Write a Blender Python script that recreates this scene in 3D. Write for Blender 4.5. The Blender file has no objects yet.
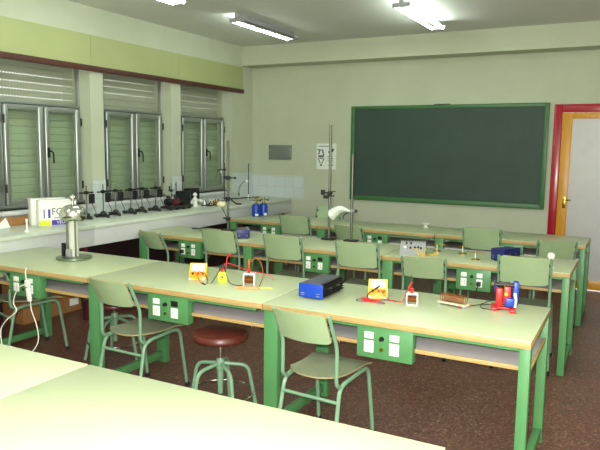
import bpy, bmesh, math, random
from mathutils import Vector, Matrix
random.seed(4)
S = bpy.context.scene
C = S.collection
PI = math.pi
R = math.radians

# ---------------------------------------------------------------- materials
def lin(c):
    c = c / 255.0
    return c / 12.92 if c <= 0.04045 else ((c + 0.055) / 1.055) ** 2.4
def rgb(r, g, b): return (lin(r), lin(g), lin(b), 1.0)

def mat(name, col, rough=0.5, metal=0.0, var=0.0, scale=8.0, spec=0.5, bump=0.0, stretch=None, coat=0.0):
    m = bpy.data.materials.new(name); m.use_nodes = True
    nt = m.node_tree; b = nt.nodes['Principled BSDF']
    c = rgb(*col)
    b.inputs['Base Color'].default_value = c
    b.inputs['Roughness'].default_value = rough
    b.inputs['Metallic'].default_value = metal
    b.inputs['Specular IOR Level'].default_value = spec
    b.inputs['Coat Weight'].default_value = coat
    if var or bump:
        tc = nt.nodes.new('ShaderNodeTexCoord'); mp = nt.nodes.new('ShaderNodeMapping')
        if stretch: mp.inputs['Scale'].default_value = stretch
        nt.links.new(tc.outputs['Object'], mp.inputs['Vector'])
        n = nt.nodes.new('ShaderNodeTexNoise'); n.inputs['Scale'].default_value = scale
        n.inputs['Detail'].default_value = 5
        nt.links.new(mp.outputs['Vector'], n.inputs['Vector'])
        if var:
            r = nt.nodes.new('ShaderNodeValToRGB')
            r.color_ramp.elements[0].position = 0.3; r.color_ramp.elements[1].position = 0.7
            r.color_ramp.elements[0].color = [max(0, x * (1 - var)) for x in c[:3]] + [1]
            r.color_ramp.elements[1].color = [min(1, x * (1 + var)) for x in c[:3]] + [1]
            nt.links.new(n.outputs['Fac'], r.inputs['Fac']); nt.links.new(r.outputs['Color'], b.inputs['Base Color'])
        if bump:
            bp = nt.nodes.new('ShaderNodeBump'); bp.inputs['Strength'].default_value = bump
            bp.inputs['Distance'].default_value = 0.004
            nt.links.new(n.outputs['Fac'], bp.inputs['Height']); nt.links.new(bp.outputs['Normal'], b.inputs['Normal'])
    return m

def emit(name, col, strength):
    m = bpy.data.materials.new(name); m.use_nodes = True
    nt = m.node_tree; nt.nodes.clear()
    e = nt.nodes.new('ShaderNodeEmission'); o = nt.nodes.new('ShaderNodeOutputMaterial')
    e.inputs['Color'].default_value = (*col, 1); e.inputs['Strength'].default_value = strength
    nt.links.new(e.outputs[0], o.inputs[0]); return m

def floor_mat():
    m = bpy.data.materials.new('terrazzo'); m.use_nodes = True
    nt = m.node_tree; b = nt.nodes['Principled BSDF']
    tc = nt.nodes.new('ShaderNodeTexCoord')
    v = nt.nodes.new('ShaderNodeTexVoronoi'); v.inputs['Scale'].default_value = 95
    nt.links.new(tc.outputs['Object'], v.inputs['Vector'])
    r = nt.nodes.new('ShaderNodeValToRGB'); cr = r.color_ramp; cr.interpolation = 'CONSTANT'
    cols = [(0, (100, 62, 53)), (.3, (116, 76, 63)), (.55, (88, 54, 47)), (.8, (128, 90, 76)), (.93, (150, 122, 106))]
    while len(cr.elements) < len(cols): cr.elements.new(0.5)
    for e, (p, c) in zip(cr.elements, cols): e.position = p; e.color = rgb(*c)
    sep = nt.nodes.new('ShaderNodeSeparateColor')
    nt.links.new(v.outputs['Color'], sep.inputs[0]); nt.links.new(sep.outputs[0], r.inputs['Fac'])
    n = nt.nodes.new('ShaderNodeTexNoise'); n.inputs['Scale'].default_value = 2.2
    nt.links.new(tc.outputs['Object'], n.inputs['Vector'])
    mx = nt.nodes.new('ShaderNodeMix'); mx.data_type = 'RGBA'; mx.blend_type = 'MULTIPLY'; mx.inputs[0].default_value = 0.3
    nt.links.new(r.outputs['Color'], mx.inputs[6]); nt.links.new(n.outputs['Fac'], mx.inputs[7])
    nt.links.new(mx.outputs[2], b.inputs['Base Color'])
    b.inputs['Roughness'].default_value = 0.38
    return m

def tile_mat():
    m = bpy.data.materials.new('white_tile'); m.use_nodes = True
    nt = m.node_tree; b = nt.nodes['Principled BSDF']
    tc = nt.nodes.new('ShaderNodeTexCoord'); sx = nt.nodes.new('ShaderNodeSeparateXYZ'); ad = nt.nodes.new('ShaderNodeMath')
    cx = nt.nodes.new('ShaderNodeCombineXYZ')
    nt.links.new(tc.outputs['Object'], sx.inputs[0])
    nt.links.new(sx.outputs['X'], ad.inputs[0]); nt.links.new(sx.outputs['Y'], ad.inputs[1])
    nt.links.new(ad.outputs[0], cx.inputs['X']); nt.links.new(sx.outputs['Z'], cx.inputs['Y'])
    br = nt.nodes.new('ShaderNodeTexBrick'); br.offset = 0
    br.inputs['Scale'].default_value = 1; br.inputs['Brick Width'].default_value = 0.15; br.inputs['Row Height'].default_value = 0.15
    br.inputs['Mortar Size'].default_value = 0.003
    br.inputs['Color1'].default_value = rgb(204, 214, 212); br.inputs['Color2'].default_value = rgb(198, 209, 208)
    br.inputs['Mortar'].default_value = rgb(186, 194, 191)
    nt.links.new(cx.outputs[0], br.inputs['Vector']); nt.links.new(br.outputs['Color'], b.inputs['Base Color'])
    b.inputs['Roughness'].default_value = 0.2
    return m

def glass_mat(tint=(0.91, 0.958, 0.91, 1)):
    m = bpy.data.materials.new('window_glass'); m.use_nodes = True
    nt = m.node_tree; nt.nodes.clear()
    o = nt.nodes.new('ShaderNodeOutputMaterial'); mx = nt.nodes.new('ShaderNodeMixShader')
    t = nt.nodes.new('ShaderNodeBsdfTransparent'); t.inputs[0].default_value = tint
    g = nt.nodes.new('ShaderNodeBsdfGlossy'); g.inputs['Roughness'].default_value = 0.03
    f = nt.nodes.new('ShaderNodeLayerWeight'); f.inputs['Blend'].default_value = 0.5
    pw = nt.nodes.new('ShaderNodeMath'); pw.operation = 'POWER'; pw.inputs[1].default_value = 5.0
    ml = nt.nodes.new('ShaderNodeMath'); ml.operation = 'MULTIPLY_ADD'; ml.inputs[1].default_value = 0.9; ml.inputs[2].default_value = 0.035
    nt.links.new(f.outputs['Facing'], pw.inputs[0]); nt.links.new(pw.outputs[0], ml.inputs[0])
    nt.links.new(ml.outputs[0], mx.inputs[0]); nt.links.new(t.outputs[0], mx.inputs[1]); nt.links.new(g.outputs[0], mx.inputs[2])
    nt.links.new(mx.outputs[0], o.inputs[0]); return m

M = dict(
    wall=mat('wall_paint', (187, 193, 170), 0.8, var=0.04, scale=2.5),
    ceil=mat('ceiling_paint', (216, 216, 210), 0.9, var=0.04, scale=1.2),
    floor=floor_mat(), tile=tile_mat(), glass=glass_mat(), clearglass=glass_mat((.95, .95, .94, 1)),
    pelmet=mat('olive_panel', (164, 172, 120), 0.55, var=0.05, scale=1.5),
    darkwood=mat('red_brown_wood', (76, 36, 26), 0.45, var=0.15, scale=6, stretch=(6, 1, 6)),
    lam=mat('green_laminate', (180, 191, 154), 0.32, var=0.012, scale=5),
    edge=mat('wood_edge', (176, 148, 94), 0.5, var=0.14, scale=14, stretch=(1, 6, 14)),
    shelf=mat('grey_shelf', (176, 174, 176), 0.6, var=0.03),
    pale=mat('pale_edge', (196, 194, 186), 0.6),
    green=mat('green_enamel', (78, 134, 82), 0.42, var=0.05, scale=6),
    chairm=mat('pale_green_enamel', (116, 152, 122), 0.38, var=0.04, scale=9),
    chedge=mat('chair_ply_edge', (150, 142, 104), 0.5),
    shell=mat('chair_laminate', (158, 182, 140), 0.42, var=0.05, scale=9),
    seat=mat('worn_seat_laminate', (140, 150, 122), 0.5, var=0.12, scale=9),
    black=mat('black_plastic', (20, 20, 22), 0.45),
    darkmetal=mat('dark_cast_metal', (52, 52, 52), 0.5, 0.4),
    white=mat('white_plastic', (232, 234, 228), 0.4),
    chrome=mat('chrome', (215, 215, 212), 0.14, 1.0),
    steel=mat('steel_rod', (112, 112, 105), 0.4, 0.85),
    alu=mat('aluminium', (158, 164, 160), 0.32, 0.75),
    bench=mat('bench_panel', (205, 209, 208), 0.5, var=0.03),
    benchtop=mat('bench_top', (206, 214, 200), 0.3, var=0.05, scale=7),
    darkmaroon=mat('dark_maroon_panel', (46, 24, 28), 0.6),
    maroon=mat('maroon_paint', (84, 28, 40), 0.5),
    slat=mat('shutter_slat', (176, 181, 162), 0.55, var=0.04, scale=3),
    vgbase=mat('grey_green_cast', (96, 112, 88), 0.35, 0.3),
    board=mat('chalkboard_green', (46, 68, 58), 0.6, var=0.1, scale=3.0),
    boardframe=mat('board_frame_green', (58, 108, 60), 0.45, var=0.06),
    red=mat('red_door_paint', (164, 22, 44), 0.22, var=0.06),
    yellow=mat('ochre_door_paint', (206, 144, 22), 0.35, var=0.08, scale=5, stretch=(6, 6, 1)),
    panel=mat('grey_lilac_panel', (190, 188, 188), 0.35, var=0.03),
    stoolseat=mat('brown_leatherette', (84, 34, 26), 0.34, var=0.15, scale=14),
    blue=mat('blue_paint', (18, 62, 170), 0.35), navy=mat('dark_blue_case', (24, 32, 100), 0.4),
    grey=mat('dark_grey_case', (70, 74, 84), 0.45, var=0.05), lgrey=mat('light_grey_case', (150, 152, 154), 0.5),
    orange=mat('orange_plastic', (238, 150, 16), 0.35), myellow=mat('yellow_plastic', (232, 196, 50), 0.4),
    lime=mat('lime_plastic', (224, 228, 60), 0.4), redp=mat('red_plastic', (206, 30, 34), 0.35),
    brass=mat('brass', (196, 160, 70), 0.25, 1.0), copper=mat('brown_copper_wire', (150, 88, 46), 0.4, 0.6),
    wood=mat('plain_wood', (196, 146, 92), 0.55, var=0.15, scale=14, stretch=(1, 8, 8)),
    cardboard=mat('cardboard', (158, 112, 62), 0.8, var=0.12, scale=5),
    paper=mat('paper', (226, 232, 226), 0.8), ink=mat('grey_ink', (86, 94, 98), 0.8),
    purple=mat('purple_print', (72, 52, 158), 0.6), yprint=mat('yellow_print', (214, 218, 40), 0.6),
    cream=mat('cream_plastic', (216, 214, 176), 0.5), wirewhite=mat('white_cable', (222, 222, 212), 0.5),
    clear=mat('grey_clear_column', (202, 206, 190), 0.2),
    deadtube=mat('unlit_tube', (96, 96, 94), 0.3),
    tube=emit('lit_tube', (0.88, 1.0, 0.90), 31.0),
)

# ---------------------------------------------------------------- mesh builder
def fillet(pts, rad, n=5):
    pts = [Vector(p) for p in pts]; out = [pts[0]]
    for a, b, c in zip(pts, pts[1:], pts[2:]):
        u = (a - b); v = (c - b); d = min(rad, u.length * .49, v.length * .49)
        p, q = b + u.normalized() * d, b + v.normalized() * d
        for i in range(n + 1):
            t = i / n
            out.append((1 - t) ** 2 * p + 2 * t * (1 - t) * b + t * t * q)
    out.append(pts[-1]); return out

def spline(pts, n=8):
    p = [Vector(q) for q in pts]; p = [2 * p[0] - p[1]] + p + [2 * p[-1] - p[-2]]; out = []
    for i in range(1, len(p) - 2):
        for k in range(n):
            t = k / n; a, b, c, d = p[i - 1:i + 3]
            out.append(0.5 * ((2 * b) + (c - a) * t + (2 * a - 5 * b + 4 * c - d) * t * t + (3 * b - a - 3 * c + d) * t ** 3))
    out.append(p[-2]); return out

class MB:
    def __init__(s): s.bm = bmesh.new()
    def box(s, c, d, bev=0.0, rot=None, mi=0, seg=2):
        b2 = bmesh.new(); bmesh.ops.create_cube(b2, size=1.0)
        for v in b2.verts: v.co = Vector((v.co.x * d[0], v.co.y * d[1], v.co.z * d[2]))
        if bev: bmesh.ops.bevel(b2, geom=b2.edges[:], offset=bev, segments=seg, affect='EDGES', profile=0.5)
        m = Matrix.Translation(Vector(c)) @ (rot.to_4x4() if rot else Matrix())
        s._merge(b2, m, mi, seg >= 4); return s
    def _merge(s, b2, m, mi, smooth=True):
        vm = {}
        for v in b2.verts: vm[v] = s.bm.verts.new(m @ v.co)
        for f in b2.faces:
            try:
                g = s.bm.faces.new([vm[v] for v in f.verts]); g.material_index = mi if mi is not None else f.material_index; g.smooth = smooth
            except ValueError: pass
        b2.free()
    def bx(s, x0, x1, y0, y1, z0, z1, bev=0.0, mi=0):
        return s.box(((x0 + x1) / 2, (y0 + y1) / 2, (z0 + z1) / 2), (x1 - x0, y1 - y0, z1 - z0), bev, None, mi)
    def tube(s, pts, r, seg=10, closed=False, mi=0):
        pts = [Vector(p) for p in pts]; n = len(pts); rings = []; N = None
        for i, p in enumerate(pts):
            a = pts[(i - 1) % n] if (closed or i > 0) else p
            b = pts[(i + 1) % n] if (closed or i < n - 1) else p
            t = (b - a).normalized()
            if N is None:
                N = t.cross(Vector((0, 0, 1)))
                if N.length < 1e-3: N = t.cross(Vector((1, 0, 0)))
            N = (N - t * N.dot(t)); N = N.normalized() if N.length > 1e-6 else t.orthogonal().normalized()
            B = t.cross(N); rr = r[i] if isinstance(r, (list, tuple)) else r
            rings.append([s.bm.verts.new(p + (N * math.cos(2 * PI * k / seg) + B * math.sin(2 * PI * k / seg)) * rr) for k in range(seg)])
        for i in range(n if closed else n - 1):
            A, Bq = rings[i], rings[(i + 1) % n]
            for k in range(seg):
                f = s.bm.faces.new((A[k], A[(k + 1) % seg], Bq[(k + 1) % seg], Bq[k])); f.material_index = mi; f.smooth = True
        if not closed:
            s.bm.faces.new(rings[0][::-1]).material_index = mi; s.bm.faces.new(rings[-1]).material_index = mi
        return s
    def cyl(s, a, b, r, seg=16, mi=0): return s.tube([a, b], r, seg, mi=mi)
    def lathe(s, prof, c=(0, 0, 0), seg=24, rot=None, mi=0):
        m = Matrix.Translation(Vector(c)) @ (rot.to_4x4() if rot else Matrix()); rings = []
        for r, z in prof:
            if r < 1e-5: rings.append([s.bm.verts.new(m @ Vector((0, 0, z)))])
            else: rings.append([s.bm.verts.new(m @ Vector((r * math.cos(2 * PI * k / seg), r * math.sin(2 * PI * k / seg), z))) for k in range(seg)])
        for A, B in zip(rings, rings[1:]):
            for k in range(seg):
                j = (k + 1) % seg
                if len(A) == 1 and len(B) == 1: continue
                if len(A) == 1: f = s.bm.faces.new((A[0], B[k], B[j]))
                elif len(B) == 1: f = s.bm.faces.new((A[k], A[j], B[0]))
                else: f = s.bm.faces.new((A[k], A[j], B[j], B[k]))
                f.material_index = mi; f.smooth = True
        for Q in (rings[0], rings[-1]):
            if len(Q) > 1:
                try: s.bm.faces.new(Q).material_index = mi
                except ValueError: pass
        return s
    def ball(s, c, r, mi=0, sc=(1, 1, 1), seg=16):
        b2 = bmesh.new(); bmesh.ops.create_uvsphere(b2, u_segments=seg, v_segments=max(6, seg // 2), radius=r)
        s._merge(b2, Matrix.Translation(Vector(c)) @ Matrix.Diagonal((*sc, 1)), mi); return s
    def prism(s, poly, h, m=None, mi=0):           # polygon in XY extruded along +Z by h, then matrix
        m = m or Matrix(); lo = [s.bm.verts.new(m @ Vector((x, y, 0))) for x, y in poly]; hi = [s.bm.verts.new(m @ Vector((x, y, h))) for x, y in poly]
        n = len(poly); fs = [s.bm.faces.new(lo[::-1]), s.bm.faces.new(hi)]
        fs += [s.bm.faces.new((lo[i], lo[(i + 1) % n], hi[(i + 1) % n], hi[i])) for i in range(n)]
        for f in fs: f.material_index = mi
        return s
    def sheet(s, fn, nx, ny, nrm, mi=0, me=1):    # fn(u,v)->front point, nrm(u,v)->offset to the back point
        A = [[s.bm.verts.new(fn(i / nx, j / ny)) for i in range(nx + 1)] for j in range(ny + 1)]
        B = [[s.bm.verts.new(Vector(fn(i / nx, j / ny)) + Vector(nrm(i / nx, j / ny))) for i in range(nx + 1)] for j in range(ny + 1)]
        def F(*v, m):
            f = s.bm.faces.new(v); f.material_index = m; f.smooth = True
        for j in range(ny):
            for i in range(nx):
                F(A[j][i], A[j][i + 1], A[j + 1][i + 1], A[j + 1][i], m=mi); F(B[j][i], B[j + 1][i], B[j + 1][i + 1], B[j][i + 1], m=mi)
        for i in range(nx):
            F(A[0][i], B[0][i], B[0][i + 1], A[0][i + 1], m=me); F(A[ny][i], A[ny][i + 1], B[ny][i + 1], B[ny][i], m=me)
        for j in range(ny):
            F(A[j][0], A[j + 1][0], B[j + 1][0], B[j][0], m=me); F(A[j][nx], B[j][nx], B[j + 1][nx], A[j + 1][nx], m=me)
        return s
    def build(s, name, mats, parent=None, loc=None, rotz=0, sharp=35):
        bmesh.ops.recalc_face_normals(s.bm, faces=s.bm.faces[:])
        me = bpy.data.meshes.new(name); s.bm.to_mesh(me); s.bm.free()
        for m in (mats if isinstance(mats, (list, tuple)) else [mats]): me.materials.append(m)
        me.set_sharp_from_angle(angle=R(sharp))
        o = bpy.data.objects.new(name, me); C.objects.link(o)
        if parent: o.parent = parent
        if loc: o.location = loc
        o.rotation_euler.z = rotz
        return o

def tag(o, label, cat, group=None):
    o['label'] = label; o['category'] = cat
    if group: o['group'] = group
    return o
def thing(name, label, cat, loc, rotz=0, group=None):
    o = bpy.data.objects.new(name, None); C.objects.link(o); o.empty_display_size = 0.1
    o.location = loc; o.rotation_euler.z = rotz
    return tag(o, label, cat, group)
def struct(o): o['kind'] = 'structure'; return o
def dup(root, loc, rotz, label, group=None, cat=None):
    r = root.copy(); C.objects.link(r); r.location = loc; r.rotation_euler = (0, 0, rotz)
    r['label'] = label
    if group: r['group'] = group
    if cat: r['category'] = cat
    for ch in list(root.children):
        c = ch.copy(); C.objects.link(c); c.parent = r
        for g in list(ch.children):
            d = g.copy(); C.objects.link(d); d.parent = c
    return r
def text(name, body, size, mtl, parent, loc, rot, depth=0.0006):
    cu = bpy.data.curves.new(name, 'FONT'); cu.body = body; cu.size = size; cu.extrude = depth; cu.align_x = 'CENTER'; cu.align_y = 'CENTER'
    t = bpy.data.objects.new(name + '_curve', cu); C.objects.link(t)
    bpy.context.view_layer.update()
    me = bpy.data.meshes.new_from_object(t.evaluated_get(bpy.context.evaluated_depsgraph_get()))
    bpy.data.objects.remove(t); bpy.data.curves.remove(cu)
    me.materials.clear(); me.materials.append(mtl)
    o = bpy.data.objects.new(name, me); C.objects.link(o); o.parent = parent; o.location = loc; o.rotation_euler = rot
    return o

# ---------------------------------------------------------------- room shell
XR, YF, ZC = 6.7, -9.7, 3.02
struct(MB().bx(-0.35, XR + .2, YF - .2, 0.2, -0.12, 0).build('floor', M['floor']))
struct(MB().bx(-0.35, XR + .2, YF - .2, 0.2, ZC, ZC + .12).build('ceiling', M['ceil']))
struct(MB().bx(-0.35, 4.219, 0, 0.2, 0, ZC).bx(5.24, XR + .2, 0, .2, 0, ZC).bx(4.219, 5.24, 0, .2, 2.157, ZC).build('wall_back', M['wall']))
struct(MB().bx(XR, XR + .2, YF, 0, 0, ZC).build('wall_right', M['wall']))
struct(MB().bx(-0.35, XR + .2, YF - .2, YF, 0, ZC).build('wall_front', M['wall']))
PX = 0.05                                              # face of the piers
WIN = [dict(o=(-4.30, -3.155), s=(-4.10, -3.638, -3.172), rows=(2.074, 2.146, 2.218, 2.289)),
       dict(o=(-2.971, -1.857), s=(-2.815, -2.341, -1.866), rows=(2.199, 2.271, 2.343)),
       dict(o=(-1.672, -0.536), s=(-1.483, -1.008, -0.532), rows=(2.135, 2.206, 2.278))]
ZS, ZH = 1.005, 2.43                                    # opening sill and head
wl = MB().bx(-.35, PX, YF, 0, 0, ZS).bx(-.35, 0.065, YF, -0.3, ZH, ZC).bx(-.35, PX, -0.3, 0, ZH, ZC)
ys = [YF] + [v for w in WIN for v in w['o']] + [0]
for a, b in zip(ys[::2], ys[1::2]): wl.bx(-.35, PX, a, b, ZS, ZH)
struct(wl.build('wall_left', M['wall']))
struct(MB().bx(PX, XR, -0.3, 0, 2.758, ZC).build('trim_1', M['wall']))                      # ceiling beam over the back wall
# pelmet: olive panels with a brown batten below
pel = MB()
for a, b in ((YF, -4.6), (-4.597, -3.155), (-3.152, -1.731), (-1.728, -0.3)): pel.bx(0.065, 0.075, a, b, 2.425, 2.738)
pel = struct(pel.build('trim_2', M['pelmet']))
struct(MB().bx(0.0655, 0.1, YF, -0.3, 2.372, 2.428, .004).build('trim_3', M['darkwood']))
# tiles behind the bench
tl = MB().bx(PX, .93, -.008, 0, .885, 1.212)
prev = -3.9
for a, b in ((-3.155, -2.971), (-1.857, -1.672), (-0.536, -0.008)): tl.bx(PX, PX + .008, a, b, ZS - .045, 1.243)
tl.bx(PX, PX + .008, -3.85, -0.008, .885, ZS - .045)
struct(tl.build('trim_4', M['tile']))

def rbar(mb, y0, y1, z0, z1, x, d, bev):                # rounded aluminium member
    mb.box((x, (y0 + y1) / 2, (z0 + z1) / 2), (d, y1 - y0, z1 - z0), bev, None, 0, 4)
for i, w in enumerate(WIN):
    y0, y1 = w['o']; a, m_, b = w['s']
    fr = MB()
    # outer frame, filling the opening
    rbar(fr, y0, max(a, y0 + .02), ZS, ZH, -.125, .05, .003); rbar(fr, b, max(y1, b + .012), ZS, ZH, -.125, .05, .003)
    rbar(fr, y0, y1, ZS, ZS + .032, -.105, .09, .003); rbar(fr, a, b, 1.995, 2.025, -.12, .06, .006); rbar(fr, y0, y1, ZH - .03, ZH, -.125, .05, .003)
    f = struct(fr.build('window_%d' % (i + 1), M['alu']))
    MB().bx(-.124, -.118, a, b, 2.025, ZH - .03).build('transom_glass', M['clearglass'], f)
    for k, (p, q) in enumerate(((a, m_ - .003), (m_ + .003, b))):
        sw = .062
        sb = MB()
        rbar(sb, p + .006, p + sw, 1.03, 1.99, -.095, .046, .018); rbar(sb, q - sw - .012, q - .004, 1.03, 1.99, -.092, .054, .023)
        rbar(sb, p + .03, q - .04, 1.03, 1.085, -.095, .04, .008); rbar(sb, p + .03, q - .04, 1.935, 1.99, -.095, .04, .008)
        so = sb.build('sash', M['alu'], f)
        MB().bx(-.099, -.093, p + sw - .004, q - sw - .008, 1.08, 1.94).build('pane', M['glass'], so)
        hg = MB()
        hy = p + .001 if k == 0 else q + .001
        for z in (1.2, 1.85): hg.cyl((-.07, hy, z - .04), (-.07, hy, z + .04), .009, 8)
        hg.build('hinge', M['black'], so)
        if k == 1:
            h = MB(); h.box((-.066, p + .03, 1.535), (.012, .03, .1), .004)
            h.tube(fillet([(-.06, p + .03, 1.55), (-.03, p + .03, 1.55), (-.024, p + .05, 1.535), (-.024, p + .055, 1.43)], .02), .008, 8)
            h.build('handle', M['black'], so)
    # roller shutter of slats; the open joints let daylight through
    sh = MB(); pitch = 0.0718; z = w['rows'][0]
    while z > ZS: z -= pitch
    while z < ZH:
        opn = any(abs(z - q) < .02 for q in w['rows'])
        t0 = z + (.005 if opn else .0006); t1 = z + pitch - (.005 if any(abs(z + pitch - q) < .02 for q in w['rows']) else .0006)
        prof = [(-.208, t0), (-.2, t0 + .006), (-.197, (t0 + t1) / 2), (-.2, t1 - .006), (-.208, t1), (-.212, (t0 + t1) / 2)]
        lo = [sh.bm.verts.new((x, y0 - .05, min(zz, ZH + .05))) for x, zz in prof]; hi = [sh.bm.verts.new((x, y1 + .05, min(zz, ZH + .05))) for x, zz in prof]
        for k in range(6): sh.bm.faces.new((lo[k], lo[(k + 1) % 6], hi[(k + 1) % 6], hi[k]))
        sh.bm.faces.new(lo); sh.bm.faces.new(hi[::-1])
        if opn:
            y = y0 - .05
            while y < y1 + .05: sh.bx(-.207, -.2, y, y + .0255, z - .006, z + .006); y += .034
        else: sh.bx(-.211, -.207, y0 - .05, y1 + .05, z - .004, z + .004)
        z += pitch
    sh.build('roller_shutter', M['slat'], f)
    MB().bx(-.15, .13, y0 + .001, y1 - .001, ZS - .038, ZS, .006).build('sill', M['bench'], f)

# door: red frame, ochre leaf with a pale panel
df = MB().bx(4.219, 4.308, -.03, .12, 0, 2.157, .005).bx(5.15, 5.24, -.03, .12, 0, 2.157, .005).bx(4.308, 5.15, -.03, .12, 2.062, 2.157, .005)
df = struct(df.build('door_1', M['red']))
lf = MB().bx(4.310, 4.421, -.02, .02, .008, 2.06, .003).bx(5.04, 5.148, -.02, .02, .008, 2.06, .003).bx(4.421, 5.04, -.02, .02, 1.99, 2.06, .003).bx(4.421, 5.04, -.02, .02, .008, .118, .003)
lf = lf.build('door_leaf', M['yellow'], df)
MB().bx(4.421, 5.04, -.012, .014, .118, 1.99).build('door_panel', M['panel'], lf)
h = MB().box((4.385, -.023, 1.02), (.035, .006, .14), .002); h.tube(fillet([(4.385, -.02, 1.05), (4.385, -.065, 1.05), (4.46, -.068, 1.05)], .02), .008, 8)
h.build('door_handle', M['brass'], lf)

# ---------------------------------------------------------------- ceiling lights
def light(x, y, label, lit=(1, 1)):
    t = thing('ceiling_light', label, 'ceiling light', (x, y, ZC), 0, 'fluorescent battens on the ceiling')
    MB().bx(-.025, .025, -.62, .62, -.062, 0, .004).build('housing', M['lgrey'], t)
    for s in (-1, 1):
        MB().bx(-.085, .085, s * .612 - .012, s * .612 + .012, -.095, -.055, .004).build('lamp_holder', M['lgrey'], t)
        k = 0 if s < 0 else 1
        MB().cyl((s * .06, -.6, -.083), (s * .06, .6, -.083), .0135, 12).build('lamp_tube', M['tube'] if lit[k] else M['deadtube'], t)
light(1.275, -1.65, 'fluorescent batten by the window wall corner with only its left tube lit', (1, 0))
light(3.08, -1.62, 'bright twin tube fluorescent batten above the blackboard')
light(1.25, -3.80, 'fluorescent batten above the windows, cut by the top of the photo')
light(3.08, -3.85, 'twin tube fluorescent batten over the middle of the room, above the photo')
light(4.95, -3.85, 'twin tube fluorescent batten on the door side, above the photo')
light(1.225, -6.2, 'twin tube fluorescent batten on the window side, nearer the camera')
light(3.08, -6.2, 'twin tube fluorescent batten over the nearest tables')
light(4.95, -6.2, 'twin tube fluorescent batten closest to the camera')

# ---------------------------------------------------------------- blackboard, wall plate, poster
bb = thing('blackboard', 'large green chalkboard in a green frame on the back wall', 'blackboard', (2.907, 0, .92))
MB().bx(-1.215, 1.215, -.022, -.004, .05, 1.22).build('writing_surface', M['board'], bb)
fb = MB().bx(-1.259, -1.208, -.034, 0, 0, 1.26, .004).bx(1.208, 1.259, -.034, 0, 0, 1.26, .004).bx(-1.208, 1.208, -.034, 0, 1.215, 1.26, .004).bx(-1.208, 1.208, -.034, 0, 0, .058, .004)
fb.build('board_frame', M['boardframe'], bb)
MB().bx(-.12, .08, -.03, -.005, 1.26, 1.27).build('chart_hook', M['darkmetal'], bb)
pl = thing('wall_plate', 'shiny metal cover plate on the back wall above the tiles', 'metal plate', (.533, 0, 1.545))
MB().box((0, -.012, 0), (.375, .024, .215), .006).build('cover', M['alu'], pl)
s_ = MB()
for x in (-.165, .165):
    for z in (-.085, .085): s_.lathe([(.0, .004), (.007, .003), (.008, 0)], (x, -.023, z), 10, Matrix.Rotation(R(90), 3, 'X'))
s_.build('screw', M['darkmetal'], pl)
ps = thing('poster', 'white paper with grey drawings pinned left of the blackboard', 'poster', (1.27, 0, 1.5))
MB().box((0, -.0015, 0), (.30, .003, .36)).build('sheet', M['paper'], ps)
iks = (MB(), MB())
def blot(x, z, w, h, a=0): iks[x > 0].box((x, -.0033, z), (w, .001, h), 0, Matrix.Rotation(R(a), 3, 'Y'))
for x, z, w, h, a in [(-.09, .09, .1, .012, 5), (-.11, .06, .02, .07, 12), (-.05, .05, .02, .07, -14), (-.08, .0, .09, .03, 0), (-.08, -.03, .05, .012, 8), (-.11, -.06, .014, .08, -25),
                      (-.05, -.06, .014, .08, 25), (-.08, -.12, .03, .03, 0), (.07, .07, .08, .03, -20), (.1, .09, .03, .04, 30), (.05, .0, .07, .01, 0), (.06, -.03, .09, .008, 0), (.06, -.06, .08, .008, 0), (.07, -.12, .09, .008, 0), (-.02, .14, .2, .01, 0)]: blot(x, z, w, h, a)
for ik in iks: ik.build('drawing', M['ink'], ps)

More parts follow.
